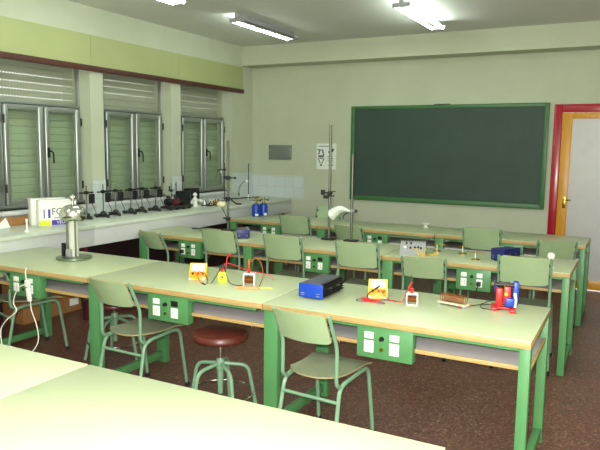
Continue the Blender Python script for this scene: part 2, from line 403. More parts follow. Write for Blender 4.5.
# ---------------------------------------------------------------- lab tables
GT = 'green lab tables standing in rows'
def table(x0, x1, yf, yb, label, box=None, edge='edge', black_switch=False, plug=False, chained=False):
    xm, ym = (x0 + x1) / 2, (yf + yb) / 2
    t = thing('lab_table', label, 'table', (xm, ym, 0), 0, GT)
    L, D = (x1 - x0) / 2 - .0034, (yb - yf) / 2
    H = .76
    tp = MB().bx(-L, L, -D, D, H - .006, H, .0015).build('tabletop', M['lam'], t)
    MB().bx(-L + .0005, L - .0005, -D + .0005, D - .0005, H - .036, H - .0062, .001).build('edge_band', M['edge'], tp)
    lx, ly = L - .026, D - .032
    for sx in (-1, 1):
        if sx > 0 and chained: continue                # rests on the broad leg frame of its right neighbour
        for sy in (-1, 1): MB().box((sx * lx if sx > 0 else -L + .046, sy * ly, (H - .037) / 2), (.05 if sx > 0 else .086, .05, H - .037), .004).build('leg', M['green'], t)
        MB().box((sx * lx if sx > 0 else -L + .046, 0, .06), (.04, 2 * ly - .05, .05), .004).build('foot_rail', M['green'], t)
    ar = MB()
    for sy in (-1, 1): ar.box((0, sy * ly, H - .047), (2 * lx - .046, .03, .019), .003)
    for sx in (-1, 1): ar.box((sx * lx, 0, H - .05), (.03, 2 * ly - .05, .025), .003)
    ar.build('apron_rail', M['green'], t)
    sh = MB().bx(-L + .004, L - .014, -D + .07, D - .12, .603, .62, .001).build('shelf', M['shelf'], t)
    MB().bx(-L + .004, L - .004, -D + .058, -D + .07, .600, .622, .002).bx(L - .014, L - .004, -D + .07, D - .12, .600, .622, .002).build('shelf_edge', M[edge], sh)
    for xh in (-.42 * L, .27 * L, .78 * L):
        MB().tube(fillet([(xh, -D + .13, .603), (xh, -D + .13, .565), (xh, -D + .105, .555), (xh, -D + .1, .578)], .012), .004, 8).build('bag_hook', M['steel'], sh)
    if box is not None:
        bx_, w = box[0] - xm, box[1]
        o = MB().bx(bx_ - w / 2, bx_ + w / 2, -D + .015, -D + .076, .552, .7225, .004).build('outlet_box', M['green'], t)
        f = -D + .015
        k = w / .3
        for c, xo in ((0, .068), (1, .205)):
            X = bx_ - w / 2 + xo * k
            MB().box((X, f - .003, .672), (.05 * k, .006, .034), .002).build('switch_plate', M['black'] if (black_switch and c) else M['white'], o)
            sp = MB().box((X, f - .003, .613), (.052 * k, .006, .062), .002)
            for dz in (-.014, 0, .014): sp.cyl((X + .008, f - .007, .613 + dz), (X + .008, f - .004, .613 + dz), .0035, 8, mi=1)
            sp.cyl((X - .012, f - .007, .616), (X - .012, f - .004, .616), .003, 8, mi=1)
            sp.build('socket_plate', [M['white'], M['ink']], o)
        X = bx_ - w / 2 + .137 * k
        MB().lathe([(0, .018), (.01, .018), (.013, 0)], (X, f, .66), 12, Matrix.Rotation(R(90), 3, 'X')).build('knob', M['black'], o)
        MB().lathe([(0, .012), (.008, .012), (.01, 0)], (X, f, .604), 12, Matrix.Rotation(R(90), 3, 'X')).build('terminal', M['brass'], o)
        if plug:
            X = bx_ - w / 2 + (.205 if plug == 2 else .068) * k
            MB().box((X, f - .024, .613), (.03, .036, .034), .006).tube(spline([(X, f - .04, .606), (X - .01, f - .05, .56), (X - .015, f - .03, .45), (X - .02, f + .02, .3)]), .004, 8).build('black_plug', M['black'], o)
    return t
Bf, Bb, Cf, Cb, Df, Db = -5.11, -4.388, -3.256, -2.633, -1.744, -1.10
S1, S2, XE = 1.998, 3.338, 4.757
table(3.268, 4.69, -7.03, -6.305, 'nearest green lab table, filling the bottom of the photo')
table(1.85, 3.266, -7.03, -6.305, 'pale lab table at the bottom left corner, left of the nearest one')
table(S2, XE, Bf, Bb, 'second row lab table at the right end, with the blue power supply', (4.05, .298))
table(S1, S2, Bf, Bb, 'second row middle lab table with the brown stool pushed under it', (2.655, .306), black_switch=True, chained=True)
table(.73, S1, Bf, Bb, 'second row left lab table carrying the silver domed generator', (1.385, .31), chained=True)
table(S2, XE, Cf, Cb, 'third row right lab table with the grey meter box and blue case', (4.075, .26), plug=2)
table(S1, S2, Cf, Cb, 'third row middle lab table behind the two chairs at the photo centre', (2.735, .25), black_switch=True, chained=True)
table(.76, S1, Cf, Cb, 'third row left lab table close to the window bench', (1.385, .26), plug=1, chained=True)
table(S2, XE, Df, Db, 'back row right lab table in front of the door', (4.075, .26), 'pale')
table(S1, S2, Df, Db, 'back row middle lab table below the blackboard with a white dish', (2.70, .26), 'pale', True, chained=True)
table(.82, S1, Df, Db, 'back row left lab table carrying two blue gas bottles', (1.385, .26), 'pale', chained=True)

# ---------------------------------------------------------------- chairs (origin on the floor under the seat, facing +Y)
def make_chair(W, zs, zb, zt, lean, bd=.026):
    t = thing('school_chair', '', 'chair', (0, 0, 0))
    yj = -.20
    def seat(u, v):
        x = (2 * u - 1); y = yj + .012 + .39 * v
        hw = W - .012 + .02 * v
        rnd = (1 - v) ** 3 * .045 * abs(x) ** 3
        z = zs + .022 + .007 * x * x - .012 * math.sin(v * PI) - (.02 * max(0, v - .8) / .2)
        return Vector((x * hw, y + rnd - .02 * (1 - x * x) * (1 - v), z))
    MB().sheet(seat, 14, 10, lambda u, v: (0, 0, -.010)).build('seat', [M['seat'], M['chedge']], t)
    def back(u, v):                                    # the side turned to the sitter
        x = 2 * u - 1; r = max(0, (abs(x) - .84) / .16)
        top = zt + .008 - .014 * r * r; bot = zb + .012 * r * r - .006 * (1 - x * x)
        z = bot + (top - bot) * v
        return Vector((x * (W - .012), yj - .006 - max(0, z - zb + .03) * lean - bd * (1 - x * x), z))
    MB().sheet(back, 16, 6, lambda u, v: (0, -.009, -.004)).build('backrest', [M['shell'], M['chedge']], t)
    ln = lambda z: yj + .004 - max(0, z - zb + .03) * lean
    for s in (-1, 1):
        x = s * W
        up = MB().tube(fillet([(x, ln(zt), zt), (x, ln(zb - .03), zb - .03), (x, yj + .002, zs - .005), (x, yj + .05, zs - .032), (x, yj + .10, zs - .022)], .045, 6), .0105, 10).build('backrest_upright', M['chairm'], t)
        for z in (zb + .35 * (zt - zb), zb + .75 * (zt - zb)):
            MB().box((x - s * .012, ln(z) - .003, z), (.02, .014, .028), .004).build('clip', M['black'], up)
        xx = s * (W + .003)
        lf = MB().tube(fillet([(xx + s * .014, yj - .055, .004), (xx, yj + .035, zs - .02), (xx, yj + .365, zs - .005), (xx + s * .012, yj + .425, .004)], .06, 7), .0115, 10).build('leg_frame', M['chairm'], t)
        for y, dx in ((yj - .055, .014), (yj + .425, .012)):
            MB().lathe([(.015, 0), (.015, .03), (.012, .034)], (xx + s * dx, y, 0), 10).build('foot_cap', M['black'], lf)
    yc = yj + .012
    MB().cyl((-W - .004, yc, zs - .10), (W + .004, yc, zs - .10), .0095, 10).build('crossbar', M['chairm'], t)
    MB().cyl((-W - .002, yj + .37, zs - .035), (W + .002, yj + .37, zs - .035), .0095, 10).build('crossbar', M['chairm'], t)
    t['off'] = .20 + (zt - zb + .03) * lean
    off = t['off']; del t['off']
    return [t, off, True]
KINDS = dict(small=make_chair(.163, .425, .645, .800, .50), big=make_chair(.179, .452, .655, .856, .32))
def put_chair(kind, xb, yb, rot, label, group, base=False):     # xb, yb: where the top of the backrest stands (or the seat, with base)
    k = KINDS[kind]; th = R(rot); fx, fy = -math.sin(th), math.cos(th); o = 0 if base else k[1]
    loc = (xb + fx * o, yb + fy * o, 0)
    if k[2]:
        c = k[0]; c.location = loc; c.rotation_euler.z = th; c['label'] = label; c['group'] = group; k[2] = False
    else: dup(k[0], loc, th, label, group)
G2, G3, G4 = 'chairs along the second row of tables', 'chairs along the third row of tables', 'chairs along the back row of tables'
put_chair('small', 3.700, -5.017, -4, 'pale green school chair nearest the camera, in front of the blue power supply', G2, True)
put_chair('small', 2.335, -4.955, -1.5, 'pale green school chair left of the brown stool at the second row', G2, True)
put_chair('small', .99, -4.76, -16, 'green school chair cut by the left edge, white cable hanging beside it', G2, True)
put_chair('small', 1.05, -3.42, -14, 'green school chair at the left end of the third row, by the bench', G3)
put_chair('big', 1.78, -3.325, 3, 'green school chair before the dark blue box at the third row', G3)
put_chair('big', 2.445, -3.32, 3, 'green school chair in the third row, second right of the chair by the bench', G3)
put_chair('big', 3.145, -3.325, 4, 'green school chair in the third row, just left of the grey meter box', G3)
put_chair('small', 3.735, -3.42, 9, 'green school chair with a lower back in front of the grey meter box', G3)
put_chair('big', 4.45, -3.315, 4, 'green school chair at the right end of the third row, near the bulb holder', G3)
put_chair('big', 1.75, -1.815, 4, 'green school chair at the back row, right of the blue gas bottles', G4)
put_chair('small', 2.46, -1.937, -5, 'green school chair at the back row, behind the steel rods', G4)
put_chair('big', 3.82, -1.795, 2, 'green school chair below the blackboard, right of the white dish', G4)
put_chair('small', 4.525, -1.90, 12, 'green school chair by the door end of the back row, behind the white bulb', G4)
put_chair('big', 1.62, -.60, 180, 'green teacher chair behind the back row, facing the room', G4)

# ---------------------------------------------------------------- stools
def make_stool():
    t = thing('lab_stool', '', 'stool', (0, 0, 0), 0, 'screw stools under the second row')
    MB().lathe([(0, .53), (.13, .531), (.158, .525), (.168, .51), (.168, .495), (.158, .482), (.1, .478), (0, .478)], seg=36).build('seat', M['stoolseat'], t)
    MB().lathe([(.05, .477), (.05, .468), (.014, .464), (.014, .36)], seg=14).build('screw_column', M['chrome'], t)
    MB().lathe([(.0, .365), (.024, .365), (.026, .36), (.026, .30), (.02, .295), (.016, .15), (0, .15)], seg=16).build('hub', M['chairm'], t)
    for k in range(5):
        a = R(72 * k + 10); c, s = math.cos(a), math.sin(a)
        MB().tube(fillet([(c * .01, s * .01, .335), (c * .165, s * .165, .315), (c * .225, s * .225, .004)], .05, 6), .0115, 10).build('leg', M['chairm'], t)
    n = 40
    MB().tube([(.2 * math.cos(2 * PI * k / n), .2 * math.sin(2 * PI * k / n), .155) for k in range(n)], .0055, 8, True).build('foot_ring', M['chrome'], t)
    return t
st = make_stool(); st.location = (3.0, -5.03, 0); st.rotation_euler.z = R(28)
st['label'] = 'round brown stool with pale green legs in front of the second row shelf'
s2 = dup(st, (1.72, -4.58, -.0), R(60), 'stool with chrome foot ring half hidden behind the chair left of the brown stool')
for ch in s2.children:
    if ch.name.startswith(('seat', 'screw_column')): ch.location.z = -.06
# ---------------------------------------------------------------- bench along the windows
bn = thing('lab_bench', 'long white laboratory bench under the windows', 'bench', (.4, -4, 0))
ZB = .884
for a, b in ((-8.6, -3.798), (-3.794, -.009)):
    MB().bx(.0585 - .4, .742 - .4, a + 4, b + 4, ZB - .034, ZB, .006).build('worktop', M['benchtop'], bn)
    MB().bx(.69 - .4, .722 - .4, a + 4, b + 4, .69, ZB - .034, .002).build('front_panel', M['bench'], bn)
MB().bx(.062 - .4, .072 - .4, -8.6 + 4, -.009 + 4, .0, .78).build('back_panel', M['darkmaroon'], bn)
for y in (-8, -6.6, -5.2, -3.9, -2.6, -1.3, -.2):
    MB().bx(.66 - .4, .70 - .4, y + 4, y + 4.04, 0, .7, .003).bx(.06 - .4, .70 - .4, y + 4, y + 4.04, .78, .82).build('bench_leg', M['maroon'], bn)
# ---------------------------------------------------------------- things on the bench
cb = thing('cardboard_box', 'brown cardboard box lying on the floor under the window bench', 'box', (.212, -3.95, 0))
MB().bx(-.15, .13, -.35, .33, 0, .40, .004).build('carton', M['cardboard'], cb)
MB().bx(.13, .132, .18, .29, .06, .13).build('sticker', M['white'], cb)
MB().bx(-.02, .02, -.351, .331, .398, .401).build('tape', M['edge'], cb)
fb = thing('wooden_tray', 'brown wooden tray edge on the bench below the first window sill', 'tray', (.135, -4.25, ZB))
MB().bx(-.05, .06, -.42, .4, 0, .008).build('tray_base', M['cardboard'], fb)
MB().bx(.05, .062, -.42, .4, 0, .078, .002).bx(-.05, .05, .388, .4, 0, .078, .002).bx(-.05, .05, -.42, -.408, 0, .078, .002).bx(-.052, -.04, -.42, .4, 0, .05, .002).build('tray_side', M['cardboard'], fb)
pp = MB().prism([(-.14, 0), (.07, 0), (.05, .095), (-.02, .05)], .002, Matrix.Rotation(R(90), 4, 'Z') @ Matrix.Rotation(R(70), 4, 'X'))
pp.prism([(-.14, 0), (.07, 0), (.06, -.09), (-.12, -.1)], .002, Matrix.Rotation(R(90), 4, 'Z') @ Matrix.Rotation(R(178), 4, 'X'))
tag(pp.build('folded_paper', M['paper'], None, (.30, -4.43, ZB + .003)), 'folded sheet of white paper at the left end of the bench', 'paper')
wp = thing('white_tap', 'small white plastic post standing on the bench front edge, far left', 'tap', (.60, -4.43, ZB))
MB().lathe([(.0, 0), (.022, 0), (.02, .012), (.008, .016), (.008, .085), (.012, .09), (.012, .105), (0, .108)], seg=14).build('post', M['white'], wp)
bx1 = thing('printed_carton', 'white printed carton with yellow and purple base on the bench', 'box', (.44, -3.975, ZB), R(68), 'cartons on the bench')
MB().bx(-.17, .17, -.04, .04, 0, .235, .002).build('carton', M['white'], bx1)
pr = MB().bx(-.168, -.07, -.0415, -.04, .004, .05).build('yellow_band', M['yprint'], bx1)
MB().bx(-.06, .168, -.0415, -.04, .004, .05).build('purple_band', M['purple'], bx1)
MB().bx(-.13, -.12, -.0415, -.04, .07, .15).bx(-.09, -.07, -.0415, -.04, .07, .15).bx(-.04, .02, -.0415, -.04, .066, .072).build('purple_bars', M['purple'], bx1)
text('printed_letters', 'FO', .085, M['ink'], bx1, (-.005, -.0412, .125), (R(90), 0, 0))
text('printed_letters', '/', .12, M['yprint'], bx1, (.085, -.0412, .12), (R(90), 0, 0))
text('printed_letters', 'VELA', .04, M['white'], bx1, (.03, -.0418, .027), (R(90), 0, 0))
bx2 = thing('plain_carton', 'plain pale carton just behind the printed white carton', 'box', (.335, -3.95, ZB), R(68), 'cartons on the bench')
MB().bx(-.19, .12, -.05, .04, 0, .243, .002).build('carton', M['white'], bx2)
MB().bx(-.15, -.125, -.0515, -.05, .10, .14).bx(-.10, -.095, -.0515, -.05, .10, .15).bx(-.09, -.085, -.0515, -.05, .10, .15).build('print_mark', M['ink'], bx2)

def make_bench_stand():
    t = thing('dynamics_stand', '', 'lab stand', (0, 0, 0), 0, 'dark lab stands under the windows')
    b = MB().box((.0, 0, .018), (.16, .03, .024), .006).box((-.05, .04, .018), (.03, .10, .024), .006).ball((.02, 0, .035), .032, 0, (1, 1, .8), 12)
    for x, y in ((.075, 0), (-.05, .075), (-.05, -.01)): b.lathe([(.014, 0), (.018, .012), (.01, .03)], (x, y, 0), 10)
    b.build('base', M['darkmetal'], t)
    MB().cyl((.02, 0, .03), (.02, 0, .30), .006, 10).build('rod', M['steel'], t)
    MB().box((.02, 0, .235), (.03, .035, .03), .005).cyl((.02, -.09, .235), (.02, .09, .235), .007, 8).cyl((.05, .0, .235), (.02, 0, .235), .006, 8).build('clamp', M['black'], t)
    MB().box((.035, .055, .18), (.03, .055, .085), .005).cyl((.035, .055, .22), (.035, .055, .24), .004, 8).build('hanging_block', M['black'], t)
    MB().tube(spline([(.035, .055, .14), (.06, .07, .08), (.05, .09, .05), (.02, .09, .02)]), .003, 6).build('lead', M['black'], t)
    return t
bs = make_bench_stand(); bs.scale = (1.05, 1.0, 1.12); labs = ['dark stand right behind the silver dome, first of six under the windows', 'second dark lab stand right of the silver dome',
    'third dark lab stand on the bench, at the left edge of the second window', 'fourth dark lab stand on the bench, below the second window handle',
    'fifth dark lab stand on the bench, below the right sash of the second window', 'last dark lab stand, just left of the red and black motors']
for i, (y, rz) in enumerate(((-3.50, 0), (-3.30, 8), (-3.10, -6), (-2.90, 4), (-2.70, -5), (-2.50, 0))):
    loc = (.30 + .02 * (i % 2), y, ZB)
    if i == 0: bs.location = loc; bs.rotation_euler.z = R(rz); bs['label'] = labs[0]
    else: dup(bs, loc, R(rz), labs[i])
mo = thing('motor_unit', 'black base with red and black motors on the bench between two windows', 'motor', (.38, -2.17, ZB))
MB().bx(-.07, .08, -.215, .2, .018, .045, .004).build('base', M['darkmetal'], mo)
for y in (-.18, -.06, .06, .17): MB().lathe([(.02, 0), (.024, .018)], (.05, y, 0), 10).build('foot', M['black'], mo)
MB().cyl((0, -.19, .09), (0, -.12, .09), .042, 16).cyl((0, -.20, .09), (0, -.10, .09), .012, 10).build('motor', M['black'], mo)
MB().cyl((0, -.07, .085), (0, .02, .085), .036, 16).build('red_motor', M['maroon'], mo)
MB().lathe([(.012, .045), (.012, .13), (.024, .135), (.024, .16), (0, .165)], (0, -.155, 0), 12).lathe([(.012, .045), (.012, .13), (.02, .135), (.02, .16), (0, .165)], (0, -.03, 0), 12).build('knob', M['black'], mo)
MB().bx(-.05, .05, .05, .19, .045, .09, .005).build('control_box', M['black'], mo)
pv = thing('pipe_riser', 'thin hooked pipe on the pier between the second and third windows', 'pipe', (PX + .02, -1.80, 1.02))
MB().tube(fillet([(0, -.0, .16), (0, 0, .0), (0, -.05, -.01), (0, -.09, .0)], .03), .007, 8).build('pipe', M['steel'], pv)
MB().box((-.003, 0, .12), (.008, .03, .02), .002).build('bracket', M['steel'], pv)
bs7 = thing('thin_stand', 'thin rod stand with a small clamp left of the black cabinet on the bench', 'lab stand', (.18, -2.03, ZB + .0), 0, 'thin rod stands')
MB().box((0, 0, .01), (.08, .06, .02), .004).build('base', M['darkmetal'], bs7)
MB().cyl((0, 0, .02), (0, 0, .29), .005, 8).build('rod', M['steel'], bs7)
MB().box((0, 0, .2), (.03, .03, .03), .005).cyl((0, -.05, .2), (0, .05, .205), .006, 8).box((0, -.03, .23), (.014, .014, .05), .003).build('clamp', M['darkmetal'], bs7)
bk = thing('black_cabinet', 'black instrument with an arched top under the third window', 'instrument', (.20, -1.73, ZB))
MB().bx(-.06, .06, -.17, -.02, 0, .185, .006).build('housing', M['black'], bk)
MB().bx(-.05, .05, -.03, .17, .155, .21, .006).bx(-.05, .05, .12, .17, .05, .16, .006).build('arm', M['black'], bk)
wf = thing('white_model', 'white plastic jointed model in front of the black instrument', 'model', (.36, -1.80, ZB))
MB().lathe([(0, 0), (.034, 0), (.03, .02), (.024, .05), (.036, .085), (.02, .11), (.012, .12)], seg=14).build('body', M['white'], wf)
MB().ball((0, 0, .145), .028, 0, (1, 1, 1), 12).build('top_knob', M['white'], wf)
for s in (-1, 1):
    MB().tube([(0, s * .02, .08), (.01, s * .07, .075), (.03, s * .10, .06)], [.016, .014, .02], 10).build('side_arm', M['white'], wf)
MB().bx(-.02, .05, -.06, .06, 0, .012, .003).build('foot', M['white'], wf)
tr = thing('parts_tray', 'shallow tray of small brown and pale fittings beside the white model', 'tray', (.42, -1.52, ZB))
MB().bx(-.06, .07, -.16, .16, 0, .012, .003).build('tray_base', M['darkmetal'], tr)
for i in range(14):
    x, y = random.uniform(-.04, .05), -.14 + .02 * i
    m_ = M[random.choice(['white', 'cream', 'copper', 'darkmetal', 'white'])]
    if i % 2: MB().tube([(x, y, .02), (x + .02, y + .02, .05 + .03 * random.random()), (x + .02, y + .045, .02)], .007, 8).build('fitting', m_, tr)
    else: MB().lathe([(.014, .012), (.014, .04), (.008, .05), (.008, .07), (0, .075)], (x, y, 0), 10).build('fitting', m_, tr)
rs = thing('thin_stand', 'thin rod stand on the bench against the right edge of the third window', 'lab stand', (.3, -1.08, ZB), 0, 'thin rod stands')
MB().box((0, 0, .01), (.1, .06, .02), .004).build('base', M['darkmetal'], rs)
MB().cyl((0, 0, .02), (0, 0, .52), .006, 8).build('rod', M['darkmetal'], rs)
MB().box((0, 0, .43), (.03, .03, .03), .005).tube(fillet([(0, 0, .43), (-.02, -.12, .435), (-.02, -.13, .40)], .02), .006, 8).build('clamp', M['darkmetal'], rs)
MB().lathe([(0, 0), (.016, .006), (.012, .03), (0, .034)], (-.02, -.05, .385), 10).build('bulb', M['white'], rs)
tp = thing('swan_neck_tap', 'thin swan neck tap at the far corner of the bench', 'tap', (.24, -.40, ZB))
MB().lathe([(.03, 0), (.028, .01), (.012, .02), (.010, .06), (0, .065)], seg=14).build('tap_base', M['chrome'], tp)
MB().cyl((0, 0, .03), (0, 0, .50), .006, 8).build('riser', M['darkmetal'], tp)
MB().tube(spline([(0, 0, .25), (-.05, -.03, .245), (-.10, -.06, .18), (-.12, -.07, .10), (-.115, -.07, .06)]), .008, 8).build('spout', M['chrome'], tp)
MB().box((-.115, -.07, .055), (.02, .02, .03), .004).cyl((-.115, -.10, .07), (-.115, -.05, .07), .005, 8).build('valve', M['brass'], tp)

# ---------------------------------------------------------------- tall retort stands
def stand(loc, hgt, label, boss, rotz=0):
    t = thing('retort_stand', label, 'retort stand', loc, rotz, 'tall retort stands on the third row')
    MB().box((0, 0, .009), (.12, .09, .018), .003).build('base', M['black'], t)
    MB().cyl((0, 0, .018), (0, 0, hgt), .0115, 12).build('rod', M['steel'], t)
    for z, kind in boss:
        MB().box((0, 0, z), (.034, .04, .04), .006).cyl((-.045, 0, z + .006), (.03, 0, z + .006), .008, 10).cyl((-.055, -.012, z + .006), (-.055, .012, z + .006), .005, 8).build('boss_clamp', M['darkmetal'], t)
        if kind == 'arm': MB().cyl((0, -.02, z), (.10, -.02, z + .002), .006, 8).cyl((.1, -.02, z - .012), (.1, -.02, z + .012), .01, 8).build('clamp_arm', M['darkmetal'], t)
        if kind == 'long': MB().tube([(0, -.02, z), (.36, .02, z + .035)], .006, 8).tube(fillet([(.02, .03, z - .01), (.08, .03, z - .05), (.14, .03, z - .045)], .02), .008, 8).build('clamp_arm', M['darkmetal'], t)
        if kind == 'jaw': MB().box((-.06, -.02, z + .01), (.04, .02, .05), .006).box((-.02, -.035, z - .03), (.05, .025, .03), .006).cyl((0, -.02, z + .02), (.07, -.02, z + .022), .005, 8).cyl((0, -.02, z - .02), (.06, -.02, z - .02), .005, 8).build('clamp_jaw', M['darkmetal'], t)
    return t
T_ = .76
sa = stand((1.462, -2.70, T_), .92, 'tall retort stand at the left of the third row, long arm towards the gas bottles', [(.545, 'arm'), (.33, 'long'), (.125, None)])
MB().ball((-.075, -.01, .27), .042, 0, (1.2, 1, .85), 14).cyl((-.03, 0, .29), (-.06, -.01, .275), .02, 12).build('lamp_head', M['cream'], sa)
MB().tube(spline([(-.075, -.01, .24), (-.05, 0, .2), (-.02, .01, .12), (-.025, .02, .03)]), .004, 8).build('cord', M['black'], sa)
sb = stand((2.595, -2.685, T_), 1.07, 'tallest retort stand in front of the poster, left of the blackboard', [(.435, 'jaw')])
sc = stand((2.825, -2.69, T_), .80, 'retort stand at the blackboard edge holding a white curved hood', [])
MB().box((.0, 0, .285), (.03, .034, .034), .006).cyl((0, 0, .285), (.035, 0, .287), .007, 8).build('boss_clamp', M['lgrey'], sc)
MB().lathe([(0, .012), (.012, .01), (.014, -.01), (0, -.012)], (.045, 0, .287), 12, Matrix.Rotation(R(90), 3, 'Y')).build('clamp_knob', M['black'], sc)
def hood(u, v):
    x = -.005 - .22 * u; z = .288 + .045 * math.sin(min(1, u * 1.25) * PI * .62) - .085 * max(0, u - .35) ** 1.6 * 1.2
    w = .02 + .065 * u
    return Vector((x - .035 * (1 - v) * 0 + .05 * v * u, -.02 - .0 * v, z - v * (.02 + .07 * u)))
MB().sheet(lambda u, v: hood(u, v) + Vector((0, -.05 * math.sin(v * PI) * (.4 + .6 * u), 0)), 14, 8, lambda u, v: (0, .004, .002), 0, 0).build('reflector_hood', M['paper'], sc)
MB().tube(spline([(0, -.0, .27), (-.05, .01, .262), (-.085, .01, .235), (-.09, .01, .2)]), .005, 8).build('hood_bracket', M['darkmetal'], sc)

# ---------------------------------------------------------------- generator on the second row
vg = thing('electrostatic_generator', 'silver domed electrostatic generator on a round green base', 'generator', (1.395, -4.655, T_))
MB().lathe([(0, 0), (.128, 0), (.132, .006), (.13, .016), (.05, .02), (0, .02)], seg=36).build('base', M['vgbase'], vg)
MB().lathe([(.036, .02), (.036, .025), (.036, .30), (0, .30)], seg=24).build('column', M['clear'], vg)
MB().cyl((.046, -.025, .02), (.046, -.025, .292), .007, 10).cyl((-.046, -.02, .02), (-.046, -.02, .292), .007, 10).build('support_rod', M['steel'], vg)
MB().bx(-.075, -.048, -.055, -.03, .02, .12, .004).build('motor_switch', M['black'], vg)
MB().box((.0, -.05, .05), (.05, .02, .06), .004).build('belt_guard', M['lgrey'], vg)
MB().lathe([(.04, .292), (.06, .288), (.08, .294), (.096, .312), (.10, .336), (.094, .362), (.078, .386), (.05, .405), (.02, .413), (0, .414)], seg=40).build('dome', M['chrome'], vg)
MB().lathe([(.012, .41), (.008, .425), (.008, .44)], seg=12).ball((0, 0, .462), .026, 0, (1, 1, 1), 20).build('top_ball', M['chrome'], vg)

# ---------------------------------------------------------------- meters, battery, coils
def make_meter():
    t = thing('analog_meter', '', 'meter', (0, 0, 0), 0, 'yellow needle meters')
    side = [(-.045, 0), (.045, 0), (.045, .03), (.022, .098), (.006, .098)]
    m = Matrix(((0, 0, 1, -.055), (1, 0, 0, 0), (0, 1, 0, 0), (0, 0, 0, 1)))
    MB().prism(side, .11, m).build('case', M['myellow'], t)
    sl = Matrix.Translation((0, -.0185, .0505)) @ Matrix.Rotation(math.atan2(.098, .051) - PI / 2, 4, 'X').inverted()
    tilt = Matrix.Rotation(-math.atan2(.051, .098), 3, 'X')
    def on(u, w, off=.002): return Vector((u, -.045 + .051 * w, .098 * w)) + Vector((0, -.887, .462)) * off
    MB().box(on(0, .74), (.084, .004, .044), .001, tilt).build('dial', M['white'], t)
    n = MB().tube([on(-.0, .58, .006), on(.015, .9, .006)], .0012, 6)
    n.tube([on(-.034 + .0085 * k, .8 + .1 * math.sin(k / 8 * PI), .0045) for k in range(9)], .001, 5)
    n.build('needle', M['black'], t)
    MB().box(on(0, .27), (.102, .004, .045), .001, tilt).build('front_panel', M['orange'], t)
    for x, k in ((-.03, 'black'), (.005, 'redp'), (.035, 'redp')):
        a, b = on(x, .36, .002), on(x, .36, .02); MB().tube([a, b], [.008, .006], 10).build('terminal', M[k], t)
    for x in (-.045, .045): MB().box((x, -.05, .006), (.014, .014, .012), .003).build('foot', M['white'], t)
    return t
mt = make_meter(); mt.location = (2.635, -4.755, T_); mt.rotation_euler.z = R(24)
mt['label'] = 'orange and yellow needle meter on the second row, left of the lime battery'
dup(mt, (3.83, -4.62, T_), R(20), 'orange and yellow needle meter right of the blue power supply')
by = thing('flat_battery', 'lime yellow flat battery with red and black clips', 'battery', (2.84, -4.775, T_), R(20))
MB().box((0, 0, .034), (.058, .024, .068), .005).build('cell', M['lime'], by)
MB().cyl((.0, -.0125, .035), (.0, -.0118, .035), .008, 10).build('label_mark', M['ink'], by)
for x, k in ((-.015, 'redp'), (.02, 'black')): MB().box((x, 0, .072), (.008, .012, .012), .001).build('terminal_strip', M['brass'], by)
def wire(name, pts, mk, label, r=.0028, group='test leads on the tables', clip=None):
    o = tag(MB().tube(spline([Vector(p) for p in pts]), r, 7).build(name, M[mk]), label, 'wire', group)
    return o
Z = T_ + .004
def lead(pts, mk, label, ends=(None, None), r=.0026):
    t = thing('test_lead', label, 'wire', pts[0], 0, 'test leads on the tables')
    P = [Vector(p) - Vector(pts[0]) for p in pts]
    MB().tube(spline(P), r, 7).build('wire', M[mk], t)
    for e, (i, j) in zip(ends, ((0, 1), (-1, -2))):
        if e:
            d = (P[i] - P[j]).normalized()
            MB().tube([P[i] - d * .012, P[i] + d * .01, P[i] + d * .035], [.006, .0065, .003], 8).build('plug_sleeve', M[e], t)
    return t
lead([(2.665, -4.795, Z + .05), (2.71, -4.79, Z + .04), (2.75, -4.81, Z), (2.775, -4.86, Z), (2.80, -4.84, Z), (2.83, -4.785, Z + .085)], 'black', 'black lead from the left meter to the lime battery', (None, 'black'))
lead([(2.64, -4.805, Z + .05), (2.68, -4.83, Z + .03), (2.73, -4.86, Z), (2.77, -4.885, Z + .0)], 'redp', 'red lead lying between the left meter and the lime battery', (None, 'black'))
lead([(2.83, -4.765, Z + .078), (2.825, -4.75, Z + .10), (2.86, -4.72, Z + .11), (2.95, -4.64, Z + .06), (3.05, -4.56, Z + .03), (3.09, -4.56, Z)], 'redp', 'red lead rising from the lime battery', ('redp', None))
lead([(2.86, -4.78, Z + .085), (2.90, -4.80, Z + .02), (2.94, -4.81, Z), (3.0, -4.80, Z), (3.01, -4.77, Z + .02), (3.03, -4.772, Z + .06)], 'black', 'black lead from the lime battery to the tall white coil', ('black', None))
lead([(2.85, -4.755, Z + .075), (2.845, -4.73, Z + .15), (2.84, -4.70, Z + .16)], 'redp', 'red plug standing up behind the lime battery', (None, 'redp'), .0035)
def make_coil():
    t = thing('coil_unit', '', 'coil', (0, 0, 0), 0, 'white framed coils')
    MB().bx(-.036, -.029, -.025, .025, 0, .085, .002).bx(.029, .036, -.025, .025, 0, .085, .002).bx(-.029, .029, -.025, .025, .078, .085, .001).bx(-.029, .029, -.025, .025, 0, .006, .001).build('frame', M['white'], t)
    w = MB()
    for k in range(12): w.lathe([(.0, -.0024), (.020, -.0024), (.0222, 0), (.020, .0024), (0, .0024)], (-.0265 + .0048 * k, 0, .042), 20, Matrix.Rotation(R(90), 3, 'Y'))
    w.build('winding', M['copper'], t)
    MB().lathe([(.009, .085), (.009, .10), (.012, .104), (.012, .12), (0, .124)], (-.004, 0, 0), 12).build('plug', M['redp'], t)
    return t
co = make_coil(); co.location = (3.05, -4.79, T_); co.rotation_euler.z = R(22); co['label'] = 'white framed coil with wooden strip, left of the blue power supply'
MB().tube([(-.004, 0, .11), (-.004, 0, .15), (-.004, 0, .175)], [.011, .013, .008], 10).build('plug', M['copper'], co)
dup(co, (4.07, -4.72, T_), R(14), 'small white framed coil with red plug, right of the right meter')
k2 = [o for o in bpy.data.objects if o.name.startswith('coil_unit')][-1]
